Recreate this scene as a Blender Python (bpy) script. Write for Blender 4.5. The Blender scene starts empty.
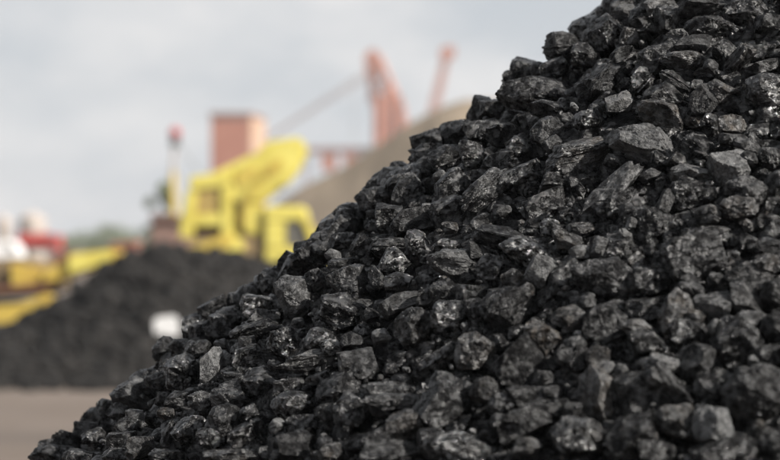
import bpy, bmesh, math, random
import numpy as np
from mathutils import Vector, Matrix, noise

random.seed(7)
rng = np.random.default_rng(7)
R = math.radians
scene = bpy.context.scene
col = scene.collection

# ------------------------------------------------------------------ camera
LENS, CAM_H, HORIZON = 85.0, 2.4, 238.0
F = 780 * LENS / 36.0                      # focal length in photo pixels
cam_data = bpy.data.cameras.new('camera')
cam_data.lens = LENS
cam_data.sensor_width = 36
cam_data.sensor_fit = 'HORIZONTAL'
cam_data.shift_y = (HORIZON - 230) / 780
cam_data.clip_end = 20000
cam_data.dof.use_dof = True
cam_data.dof.focus_distance = 4.88
cam_data.dof.aperture_fstop = 1.9
cam = bpy.data.objects.new('camera', cam_data)
cam.location = (0, 0, CAM_H)
cam.rotation_euler = (R(90), 0, 0)
col.objects.link(cam)
scene.camera = cam

# ------------------------------------------------------------------ sky and sun
SUN_DIR = Vector((0.72, -0.36, 0.58)).normalized()      # towards the sun
SUN_EL = math.asin(SUN_DIR.z)
SUN_AZ = math.atan2(SUN_DIR.x, SUN_DIR.y)               # clockwise from +y
world = bpy.data.worlds.new('World')
scene.world = world
world.use_nodes = True
wn, wl = world.node_tree.nodes, world.node_tree.links
wn.clear()
w_out = wn.new('ShaderNodeOutputWorld')
w_bg = wn.new('ShaderNodeBackground')
w_sky = wn.new('ShaderNodeTexSky')
w_sky.sky_type = 'NISHITA'
w_sky.sun_disc = False
w_sky.sun_elevation = SUN_EL
w_sky.sun_rotation = SUN_AZ
w_sky.dust_density = 3.0
w_sky.air_density = 1.0
w_tc = wn.new('ShaderNodeTexCoord')
w_map = wn.new('ShaderNodeMapping')
w_map.inputs['Scale'].default_value = (1, 1, 2.2)
w_map.inputs['Location'].default_value = (1.7, 0.6, 0.4)
w_no = wn.new('ShaderNodeTexNoise')
w_no.inputs['Scale'].default_value = 8.0
w_no.inputs['Detail'].default_value = 7
w_no.inputs['Roughness'].default_value = 0.52
w_rmp = wn.new('ShaderNodeMapRange')
w_rmp.inputs[1].default_value = 0.40
w_rmp.inputs[2].default_value = 0.68
w_rmp.inputs[3].default_value = 0.0
w_rmp.inputs[4].default_value = 1.0
w_cl = wn.new('ShaderNodeMix')             # thin veil .. cloud
w_cl.data_type = 'RGBA'
w_cl.inputs[6].default_value = (4.55, 4.90, 5.32, 1)
w_cl.inputs[7].default_value = (7.25, 7.12, 7.10, 1)
w_mix = wn.new('ShaderNodeMix')
w_mix.data_type = 'RGBA'
w_mix.inputs[0].default_value = 0.90
wl.new(w_tc.outputs['Generated'], w_map.inputs['Vector'])
wl.new(w_map.outputs[0], w_no.inputs['Vector'])
wl.new(w_no.outputs['Fac'], w_rmp.inputs[0])
wl.new(w_rmp.outputs[0], w_cl.inputs[0])
wl.new(w_sky.outputs[0], w_mix.inputs[6])
wl.new(w_cl.outputs[2], w_mix.inputs[7])
wl.new(w_mix.outputs[2], w_bg.inputs['Color'])
w_bg.inputs['Strength'].default_value = 0.057
wl.new(w_bg.outputs[0], w_out.inputs['Surface'])

sun_data = bpy.data.lights.new('sun', 'SUN')
sun_data.energy = 5.0
sun_data.angle = R(0.55)
sun_data.color = (1.0, 0.955, 0.89)
sun = bpy.data.objects.new('sun', sun_data)
sun.rotation_euler = SUN_DIR.to_track_quat('Z', 'Y').to_euler()
sun.location = (30, -10, 40)
col.objects.link(sun)

scene.view_settings.view_transform = 'Standard'
scene.view_settings.look = 'None'
scene.view_settings.gamma = 1
scene.view_settings.use_curve_mapping = False
scene.view_settings.exposure = 1.0
scene.render.engine = 'CYCLES'
scene.cycles.use_denoising = True
scene.cycles.filter_width = 1.1
scene.cycles.max_bounces = 6
scene.cycles.volume_bounces = 1
scene.cycles.sample_clamp_indirect = 4.0
scene.cycles.caustics_reflective = False
scene.cycles.caustics_refractive = False


def P(px, py, D):
    """The point of the place that stands D metres out behind photo pixel (px, py)."""
    return Vector(((px - 390) / F * D, D, CAM_H - (py - HORIZON) / F * D))


# ------------------------------------------------------------------ helpers
def tag(o, label=None, cat=None, group=None, kind=None):
    if label: o['label'] = label
    if cat: o['category'] = cat
    if group: o['group'] = group
    if kind: o['kind'] = kind
    return o


def link(name, mesh, mat=None, parent=None):
    o = bpy.data.objects.new(name, mesh)
    col.objects.link(o)
    if mat is not None:
        mesh.materials.clear()
        mesh.materials.append(mat)
    if parent is not None:
        o.parent = parent
    return o


def empty(name, loc):
    o = bpy.data.objects.new(name, None)
    o.location = loc
    o.empty_display_size = 0.3
    col.objects.link(o)
    return o


def from_bm(name, bm, mat, parent=None, bevel=0.0, smooth=False):
    """One mesh object from a bmesh given in world coordinates, kept in place under its parent."""
    if bevel:
        bmesh.ops.bevel(bm, geom=list(bm.edges), offset=bevel, segments=2, affect='EDGES', clamp_overlap=True)
    if parent is not None:
        bmesh.ops.translate(bm, verts=bm.verts, vec=-world_loc(parent))
    bmesh.ops.recalc_face_normals(bm, faces=bm.faces)
    me = bpy.data.meshes.new(name)
    bm.to_mesh(me)
    bm.free()
    if smooth:
        me.shade_smooth()
        me.set_sharp_from_angle(angle=R(35))
    return link(name, me, mat, parent)


def world_loc(o):
    v = Vector((0, 0, 0))
    while o is not None:
        v += o.location
        o = o.parent
    return v


def bm_prism(bm, poly, y0, y1):
    """Polygon in (x, z) extruded from depth y0 to y1."""
    a = [bm.verts.new((x, y0, z)) for x, z in poly]
    b = [bm.verts.new((x, y1, z)) for x, z in poly]
    bm.faces.new(a)
    bm.faces.new(b[::-1])
    n = len(poly)
    for i in range(n):
        bm.faces.new((a[i], b[i], b[(i + 1) % n], a[(i + 1) % n]))
    return bm


def bm_box(bm, lo, hi):
    return bm_prism(bm, [(lo[0], lo[2]), (hi[0], lo[2]), (hi[0], hi[2]), (lo[0], hi[2])], lo[1], hi[1])


def bm_bar(bm, a, b, r, r2=None, seg=8):
    a, b = Vector(a), Vector(b)
    d = b - a
    q = d.to_track_quat('Z', 'Y').to_matrix()
    r2 = r if r2 is None else r2
    va = [bm.verts.new(a + q @ Vector((math.cos(t) * r, math.sin(t) * r, 0))) for t in [2 * math.pi * (k + .5) / seg for k in range(seg)]]
    vb = [bm.verts.new(b + q @ Vector((math.cos(t) * r2, math.sin(t) * r2, 0))) for t in [2 * math.pi * (k + .5) / seg for k in range(seg)]]
    bm.faces.new(va[::-1])
    bm.faces.new(vb)
    for k in range(seg):
        bm.faces.new((va[k], va[(k + 1) % seg], vb[(k + 1) % seg], vb[k]))
    return bm


def poly_px(pts, D):
    return [(P(x, y, D).x, P(x, y, D).z) for x, y in pts]


def part_poly(name, pts, D, y0, y1, mat, parent, bevel=0.03):
    """A solid plate or casing whose side outline is given in the plane D metres out."""
    return from_bm(name, bm_prism(bmesh.new(), poly_px(pts, D), y0, y1), mat, parent, bevel, True)


def bars(name, segs, r, mat, parent, seg=6):
    bm = bmesh.new()
    for a, b in segs:
        bm_bar(bm, a, b, r, None, seg)
    return from_bm(name, bm, mat, parent)


# ------------------------------------------------------------------ materials
def node_mat(name):
    m = bpy.data.materials.new(name)
    m.use_nodes = True
    nt = m.node_tree
    return m, nt.nodes, nt.links, nt.nodes['Principled BSDF']


def plain(name, c1, c2, rough=0.6, scale=1.5, bump=0.0, metallic=0.0, spec=0.5):
    """A surface whose colour wanders between c1 and c2 in worn patches."""
    m, n, l, b = node_mat(name)
    tc = n.new('ShaderNodeNewGeometry')
    no = n.new('ShaderNodeTexNoise')
    no.inputs['Scale'].default_value = scale
    no.inputs['Detail'].default_value = 6
    no.inputs['Roughness'].default_value = 0.65
    l.new(tc.outputs['Position'], no.inputs['Vector'])
    mr = n.new('ShaderNodeMapRange')
    mr.inputs[1].default_value = 0.3
    mr.inputs[2].default_value = 0.7
    l.new(no.outputs['Fac'], mr.inputs[0])
    mx = n.new('ShaderNodeMix')
    mx.data_type = 'RGBA'
    mx.inputs[6].default_value = (*[0.91 * v for v in c1], 1)
    mx.inputs[7].default_value = (*[0.91 * v for v in c2], 1)
    l.new(mr.outputs[0], mx.inputs[0])
    l.new(mx.outputs[2], b.inputs['Base Color'])
    b.inputs['Roughness'].default_value = rough
    b.inputs['Metallic'].default_value = metallic
    b.inputs['Specular IOR Level'].default_value = spec
    if bump:
        bp = n.new('ShaderNodeBump')
        bp.inputs['Strength'].default_value = bump
        bp.inputs['Distance'].default_value = 0.05
        l.new(no.outputs['Fac'], bp.inputs['Height'])
        l.new(bp.outputs[0], b.inputs['Normal'])
    return m


def coal_mat(name, per_object):
    """Broken coal: black glossy fracture faces, dusty grey or brownish rind, bedding streaks, glinting cleavage
    cells. How dusty, glossy and brown a lump is comes from the lump itself."""
    m, n, l, b = node_mat(name)

    def math_(op, a, c=None, clamp=False):
        x = n.new('ShaderNodeMath')
        x.operation = op
        x.use_clamp = clamp
        for i, v in enumerate((a, c)):
            if v is None: continue
            if isinstance(v, (int, float)): x.inputs[i].default_value = v
            else: l.new(v, x.inputs[i])
        return x.outputs[0]

    def noise_(vec, scale, detail=4, rough=0.6, dist=0.0):
        x = n.new('ShaderNodeTexNoise')
        x.inputs['Scale'].default_value = scale
        x.inputs['Detail'].default_value = detail
        x.inputs['Roughness'].default_value = rough
        x.inputs['Distortion'].default_value = dist
        l.new(vec, x.inputs['Vector'])
        return x.outputs['Fac']

    def rng_(v, a, c, lo=0.0, hi=1.0):
        x = n.new('ShaderNodeMapRange')
        for i, q in enumerate((a, c, lo, hi)):
            x.inputs[i + 1].default_value = q
        l.new(v, x.inputs[0])
        return x.outputs[0]

    geo = n.new('ShaderNodeNewGeometry')
    pos = geo.outputs['Position']
    sep = n.new('ShaderNodeSeparateColor')
    if per_object:
        oi = n.new('ShaderNodeObjectInfo')
        l.new(oi.outputs['Color'], sep.inputs[0])
        tc = n.new('ShaderNodeTexCoord')
        mp = n.new('ShaderNodeMapping')
        mp.inputs['Scale'].default_value = (1.6, 1.6, 11.0)
        l.new(tc.outputs['Object'], mp.inputs['Vector'])
        va = n.new('ShaderNodeVectorMath')
        l.new(mp.outputs[0], va.inputs[0])
        vm = n.new('ShaderNodeMath'); vm.operation = 'MULTIPLY'
        l.new(oi.outputs['Random'], vm.inputs[0]); vm.inputs[1].default_value = 60.0
        l.new(vm.outputs[0], va.inputs[1])
        streakv = va.outputs[0]
    else:
        at = n.new('ShaderNodeAttribute')
        at.attribute_name = 'tint'
        l.new(at.outputs['Color'], sep.inputs[0])
        mp = n.new('ShaderNodeMapping')
        mp.inputs['Rotation'].default_value = (0.5, 0.7, 0.2)
        mp.inputs['Scale'].default_value = (22, 22, 150)
        l.new(pos, mp.inputs['Vector'])
        streakv = mp.outputs[0]
    dust, gloss, brown = sep.outputs[0], sep.outputs[1], sep.outputs[2]

    streak = noise_(streakv, 1.0, 5, 0.62, 0.4)
    patch = noise_(pos, 26, 6, 0.68, 0.6)
    grit = noise_(pos, 210, 4, 0.7)
    # where the rind is
    mixv = math_('ADD', math_('MULTIPLY', patch, 0.55), math_('ADD', math_('MULTIPLY', streak, 0.25), math_('MULTIPLY', grit, 0.20)))
    thr = rng_(dust, 0, 1, 0.66, 0.34)
    fac = math_('MULTIPLY', math_('SUBTRACT', mixv, thr), 4.5)
    fac = math_('ADD', fac, 0.35, True)
    fac = math_('MULTIPLY', fac, rng_(dust, 0, 1, 0.25, 1.0), True)
    gr = n.new('ShaderNodeMix'); gr.data_type = 'RGBA'
    gr.inputs[6].default_value = (0.108, 0.109, 0.110, 1)
    gr.inputs[7].default_value = (0.122, 0.099, 0.077, 1)
    l.new(math_('MULTIPLY', brown, rng_(noise_(pos, 38, 3), 0.35, 0.62), True), gr.inputs[0])
    gv = n.new('ShaderNodeMix'); gv.data_type = 'RGBA'; gv.blend_type = 'MULTIPLY'
    gv.inputs[0].default_value = 1.0
    l.new(gr.outputs[2], gv.inputs[6])
    gcol = n.new('ShaderNodeCombineColor')
    gg = rng_(math_('ADD', math_('MULTIPLY', grit, .65), math_('MULTIPLY', streak, .35)), 0.34, 0.68, 0.32, 1.45)
    for i in range(3): l.new(gg, gcol.inputs[i])
    l.new(gcol.outputs[0], gv.inputs[7])
    base = n.new('ShaderNodeMix'); base.data_type = 'RGBA'
    base.inputs[6].default_value = (0.0062, 0.0061, 0.0064, 1)
    l.new(gv.outputs[2], base.inputs[7])
    l.new(fac, base.inputs[0])
    l.new(base.outputs[2], b.inputs['Base Color'])
    # gloss
    ro = rng_(fac, 0, 1, 0.34, 0.62)
    ro = math_('SUBTRACT', ro, math_('MULTIPLY', gloss, math_('MULTIPLY', rng_(patch, 0.35, 0.62), 0.26)))
    ro = math_('MAXIMUM', ro, 0.14)
    l.new(ro, b.inputs['Roughness'])
    b.inputs['IOR'].default_value = 1.75
    sp = math_('MULTIPLY', math_('ADD', math_('MULTIPLY', gloss, 0.9), 0.08), rng_(noise_(pos, 48, 4, 0.6), 0.44, 0.60, 0.12, 1.0))
    l.new(sp, b.inputs['Specular IOR Level'])
    # relief
    h = math_('ADD', math_('MULTIPLY', noise_(pos, 75, 6, 0.65, 0.3), 0.9), math_('ADD', math_('MULTIPLY', streak, 0.55), math_('MULTIPLY', grit, 0.22)))
    bp = n.new('ShaderNodeBump')
    bp.inputs['Strength'].default_value = 0.9
    bp.inputs['Distance'].default_value = 0.012
    l.new(h, bp.inputs['Height'])
    vo = n.new('ShaderNodeTexVoronoi')
    vo.inputs['Scale'].default_value = 120
    l.new(pos, vo.inputs['Vector'])
    sb = n.new('ShaderNodeVectorMath'); sb.operation = 'SUBTRACT'
    l.new(vo.outputs['Color'], sb.inputs[0]); sb.inputs[1].default_value = (.5, .5, .5)
    sc = n.new('ShaderNodeVectorMath'); sc.operation = 'SCALE'
    l.new(sb.outputs[0], sc.inputs[0])
    l.new(rng_(gloss, 0, 1, 0.12, 1.15), sc.inputs['Scale'])
    ad = n.new('ShaderNodeVectorMath')
    l.new(bp.outputs[0], ad.inputs[0]); l.new(sc.outputs[0], ad.inputs[1])
    nm = n.new('ShaderNodeVectorMath'); nm.operation = 'NORMALIZE'
    l.new(ad.outputs[0], nm.inputs[0])
    l.new(nm.outputs[0], b.inputs['Normal'])
    return m


M_LUMP = coal_mat('coal_lump', True)
M_HEAP = coal_mat('coal_small', False)
M_FAR = plain('coal_far', (0.004, 0.0037, 0.0035), (0.024, 0.0215, 0.0195), 0.75, 2.2, 1.0, 0, 0.15)
M_GROUND = plain('packed_earth', (0.118, 0.094, 0.077), (0.145, 0.118, 0.100), 0.9, 0.35, 0.15, 0, 0.2)
M_SAND = plain('grey_brown_sand', (0.172, 0.138, 0.100), (0.222, 0.178, 0.132), 0.95, 0.25, 0.3, 0, 0.2)
M_YEL = plain('yellow_paint', (0.50, 0.41, 0.065), (0.72, 0.635, 0.15), 0.45, 1.5)
M_OCHRE = plain('dirty_yellow_paint', (0.44, 0.29, 0.05), (0.55, 0.42, 0.07), 0.6, 1.1)
M_DIRT = plain('muddy_steel', (0.12, 0.085, 0.05), (0.34, 0.24, 0.11), 0.8, 1.2)
M_MUD = plain('muddy_yellow', (0.30, 0.20, 0.06), (0.42, 0.31, 0.09), 0.8, 1.5)
M_DARK = plain('dark_rubber', (0.03, 0.03, 0.03), (0.06, 0.055, 0.05), 0.85, 2)
M_RUSTY = plain('dark_red_steel', (0.14, 0.055, 0.04), (0.20, 0.08, 0.055), 0.7, 1.5)
M_GLASS = plain('cab_glass', (0.10, 0.095, 0.085), (0.15, 0.14, 0.12), 0.12, 0.8)
M_RED = plain('crane_red_paint', (0.29, 0.085, 0.038), (0.37, 0.125, 0.062), 0.6, 0.4)
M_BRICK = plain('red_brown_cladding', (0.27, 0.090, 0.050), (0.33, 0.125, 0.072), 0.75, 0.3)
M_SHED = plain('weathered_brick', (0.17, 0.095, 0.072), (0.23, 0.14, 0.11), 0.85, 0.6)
M_LIT_END = plain('sunlit_cladding', (0.40, 0.25, 0.16), (0.46, 0.31, 0.21), 0.75, 0.3)  # house cladding made paler, sunlight put into its colour
M_ROOF = plain('dark_roof', (0.16, 0.085, 0.06), (0.22, 0.12, 0.09), 0.8, 0.4)
M_SIGNAL = plain('signal_red_paint', (0.34, 0.025, 0.018), (0.42, 0.04, 0.025), 0.5, 0.4)
M_CREAM = plain('cream_paint', (0.36, 0.30, 0.26), (0.42, 0.37, 0.33), 0.6, 0.3)
M_WHITE = plain('white_paint', (0.68, 0.67, 0.66), (0.76, 0.75, 0.74), 0.5, 1.5)
M_GREY = plain('grey_steel', (0.20, 0.20, 0.20), (0.30, 0.30, 0.29), 0.6, 0.8)
M_LEAF = plain('foliage', (0.045, 0.065, 0.025), (0.10, 0.12, 0.05), 0.7, 0.6)
M_BARK = plain('bark', (0.08, 0.06, 0.045), (0.12, 0.09, 0.07), 0.9, 2)

# ------------------------------------------------------------------ ground
def ground_stains(m):
    # coal dust trodden into the earth along the lanes the machines use
    n, l = m.node_tree.nodes, m.node_tree.links
    b = n['Principled BSDF']
    src = b.inputs['Base Color'].links[0].from_socket
    g_ = n.new('ShaderNodeNewGeometry'); mp = n.new('ShaderNodeMapping')
    mp.inputs['Rotation'].default_value = (0, 0, 0.06); mp.inputs['Scale'].default_value = (0.035, 0.42, 1)
    l.new(g_.outputs['Position'], mp.inputs['Vector'])
    t = n.new('ShaderNodeTexNoise'); t.inputs['Scale'].default_value = 1.0; t.inputs['Detail'].default_value = 5
    l.new(mp.outputs[0], t.inputs['Vector'])
    r_ = n.new('ShaderNodeMapRange')
    for i, q in enumerate((0.46, 0.64, 0.0, 0.55)): r_.inputs[i + 1].default_value = q
    l.new(t.outputs['Fac'], r_.inputs[0])
    x = n.new('ShaderNodeMix'); x.data_type = 'RGBA'
    x.inputs[7].default_value = (0.07, 0.058, 0.05, 1)
    l.new(r_.outputs[0], x.inputs[0]); l.new(src, x.inputs[6]); l.new(x.outputs[2], b.inputs['Base Color'])


ground_stains(M_GROUND)
bm = bmesh.new()
XS = sorted(set([-4000, -1500, -600, -250, -120] + list(range(-60, 61, 4)) + [120, 250, 600, 1500, 4000]))
YS = sorted(set([-200, -60] + list(range(-20, 101, 3)) + [140, 220, 400, 900, 2500, 9000]))
vv = {}
for x in XS:
    for y in YS:
        z = 0.05 * noise.noise(Vector((x * 0.12, y * 0.12, 0))) if abs(x) < 62 and -21 < y < 101 else 0
        vv[x, y] = bm.verts.new((x, y, z))
for i in range(len(XS) - 1):
    for j in range(len(YS) - 1):
        bm.faces.new((vv[XS[i], YS[j]], vv[XS[i + 1], YS[j]], vv[XS[i + 1], YS[j + 1]], vv[XS[i], YS[j + 1]]))
g = from_bm('ground', bm, M_GROUND)
g.data.shade_smooth()
tag(g, 'pale brown packed earth of the coal yard', kind='structure')

# ------------------------------------------------------------------ coal lumps: shapes
def ico(sub):
    b = bmesh.new()
    bmesh.ops.create_icosphere(b, subdivisions=sub, radius=1.0)
    b.verts.ensure_lookup_table()
    v = np.array([q.co[:] for q in b.verts])
    f = np.array([[q.index for q in t.verts] for t in b.faces], dtype=np.int32)
    b.free()
    return v / np.linalg.norm(v, axis=1)[:, None], f


ICO = {s: ico(s) for s in (2, 3, 4, 6)}


def lump_shape(seed, style, sub):
    """Vertices of one broken coal lump, box-normalised to -0.5 .. 0.5. style: B blocky, R rounded, F flaky."""
    rg = np.random.default_rng(seed)
    d = ICO[sub][0]

    def unit(v):
        return v / np.linalg.norm(v)

    def plane(nrm, h):
        c = d @ nrm
        return np.where(c > 0.05, h / np.maximum(c, 0.05), 9.0)

    pl = []
    turn = np.linalg.qr(rg.normal(size=(3, 3)))[0] if style == 'R' else np.eye(3)
    if style in 'BF':
        for ax in range(3):
            for s in (-1, 1):
                nrm = np.zeros(3); nrm[ax] = s
                pl.append((unit(nrm + rg.normal(size=3) * 0.24), rg.uniform(0.50, 0.82)))
        for _ in range(5):
            pl.append((unit(rg.normal(size=3)), rg.uniform(0.70, 0.98)))
    else:
        for ax in range(3):
            for s in (-1, 1):
                nrm = np.zeros(3); nrm[ax] = s
                pl.append((unit(nrm + rg.normal(size=3) * 0.35), rg.uniform(0.68, 0.86)))
        for _ in range(10):
            pl.append((unit(rg.normal(size=3)), rg.uniform(0.74, 0.92)))
    r = np.full(len(d), 9.0)
    for nrm, h in pl:
        r = np.minimum(r, plane(nrm, h))
    r = np.minimum(r, 1.15)
    # broken corners and edges
    for q in range(24 if sub >= 4 else 4):
        far = np.argsort(-r * rg.uniform(0.75, 1.0, len(r)))[0]
        nrm = unit(d[far] + rg.normal(size=3) * 0.30)
        r = np.minimum(r, plane(nrm, r[far] * (nrm @ d[far]) * (1 - rg.uniform(0.04, 0.15))))
    # stepped ledges where a piece has split away
    for _ in range(rg.integers(2, 5) if sub >= 4 else 1):
        c = d[rg.integers(len(d))]
        t = unit(np.cross(c, rg.normal(size=3)))
        n1, n2 = unit(c + t * rg.uniform(0.5, 1.2)), unit(c - t * rg.uniform(0.5, 1.2))
        r0 = r[np.argmax(d @ c)] * rg.uniform(0.80, 0.93)
        r = np.minimum(r, np.maximum(plane(n1, r0 * (n1 @ c)), plane(n2, r0 * (n2 @ c))))
    # conchoidal scoops
    for _ in range(rg.integers(1, 4)):
        c = unit(rg.normal(size=3))
        rad = rg.uniform(0.5, 1.2)
        c = c * (rad + r[np.argmax(d @ c)] * rg.uniform(0.82, 0.93))
        dc = d @ c
        disc = dc ** 2 - (c @ c - rad ** 2)
        near = dc - np.sqrt(np.maximum(disc, 0))
        r = np.where((disc > 0) & (dc > 0), np.minimum(r, near), r)
    p = d * r[:, None]
    off = Vector(rg.uniform(-50, 50, 3))
    if sub == 6:
        n1 = np.array([noise.fractal(Vector(q) * 2.6 + off, 0.8, 2.1, 6) for q in p])
        cells = np.array([noise.cell(Vector(q) * 5.5 + off + 0.6 * Vector((a, -a, a))) for q, a in zip(p, n1)])
        cells2 = np.array([noise.cell(Vector(q) * 11 + off + 0.9 * Vector((a, a, -a))) for q, a in zip(p, n1)])
    else:
        n1 = np.array([noise.noise(Vector(q) * 2.8 + off) for q in p])
        cells = cells2 = np.zeros(len(p))
    bed = unit(np.array([0.12, 0.1, 1.0]) + rg.normal(size=3) * 0.15)
    nb = {'B': 4.5, 'R': 3.5, 'F': 8.5}[style]
    q = (p @ bed + 0.06 * n1) * nb + 40
    lay = rg.uniform(-1, 1, 90)[np.floor(q).astype(int) % 90]
    side = 1 - np.abs(d @ bed) ** 2
    amp = {'B': 0.030, 'R': 0.018, 'F': 0.075}[style]
    groove = np.exp(-((q - np.floor(q)) / 0.12) ** 2)
    am = {'B': 0.040, 'R': 0.055, 'F': 0.040}[style]
    p = p * (1 + am * n1 + 0.018 * cells + 0.012 * cells2 + side * (amp * lay - 0.5 * amp * groove))[:, None]
    p = p @ turn.T
    lo, hi = p.min(0), p.max(0)
    return (p - (lo + hi) / 2) / (hi - lo)


NVAR = 12
STYLES = 'BRF'
LUMP_MESH = {}
for si, st in enumerate(STYLES):
    for v in range(NVAR):
        p = lump_shape(100 * si + v, st, 6)
        me = bpy.data.meshes.new('coal_lump_' + {'B': 'blocky', 'R': 'rounded', 'F': 'flaky'}[st])
        f = ICO[6][1]
        me.vertices.add(len(p)); me.loops.add(len(f) * 3); me.polygons.add(len(f))
        me.vertices.foreach_set('co', p.astype(np.float32).ravel())
        me.loops.foreach_set('vertex_index', f.ravel())
        me.polygons.foreach_set('loop_start', np.arange(0, len(f) * 3, 3, dtype=np.int32))
        me.update(calc_edges=True)
        me.validate()
        me.shade_smooth()
        me.set_sharp_from_angle(angle=R(26))
        me.materials.append(M_LUMP)
        LUMP_MESH[st, v] = me
LOW = {(st, v): lump_shape(900 + 50 * si + v, st, 4) for si, st in enumerate(STYLES) for v in range(8)}
MID = {(st, v): lump_shape(1400 + 50 * si + v, st, 3) for si, st in enumerate(STYLES) for v in range(4)}
TINY = {(st, v): lump_shape(1900 + 50 * si + v, st, 2) for si, st in enumerate(STYLES) for v in range(4)}

# ------------------------------------------------------------------ the heap
AX, AY, AZ, SL, KY = 1.50, 5.60, 3.764, 0.81, 1.22


def heap_z(x, y):
    return AZ - SL * np.hypot(x - AX, KY * (y - AY))


def heap_hit(px, py):
    """Distance along y at which the sight line through a photo pixel meets the heap (or passes it closest)."""
    D = np.linspace(2.0, 7.0, 2500)
    f = (CAM_H - (py - HORIZON) / F * D) - heap_z((px - 390) / F * D, D)
    i = int(np.argmax(f < 0)) if (f < 0).any() else int(np.argmin(f))
    return float(D[i])


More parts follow.
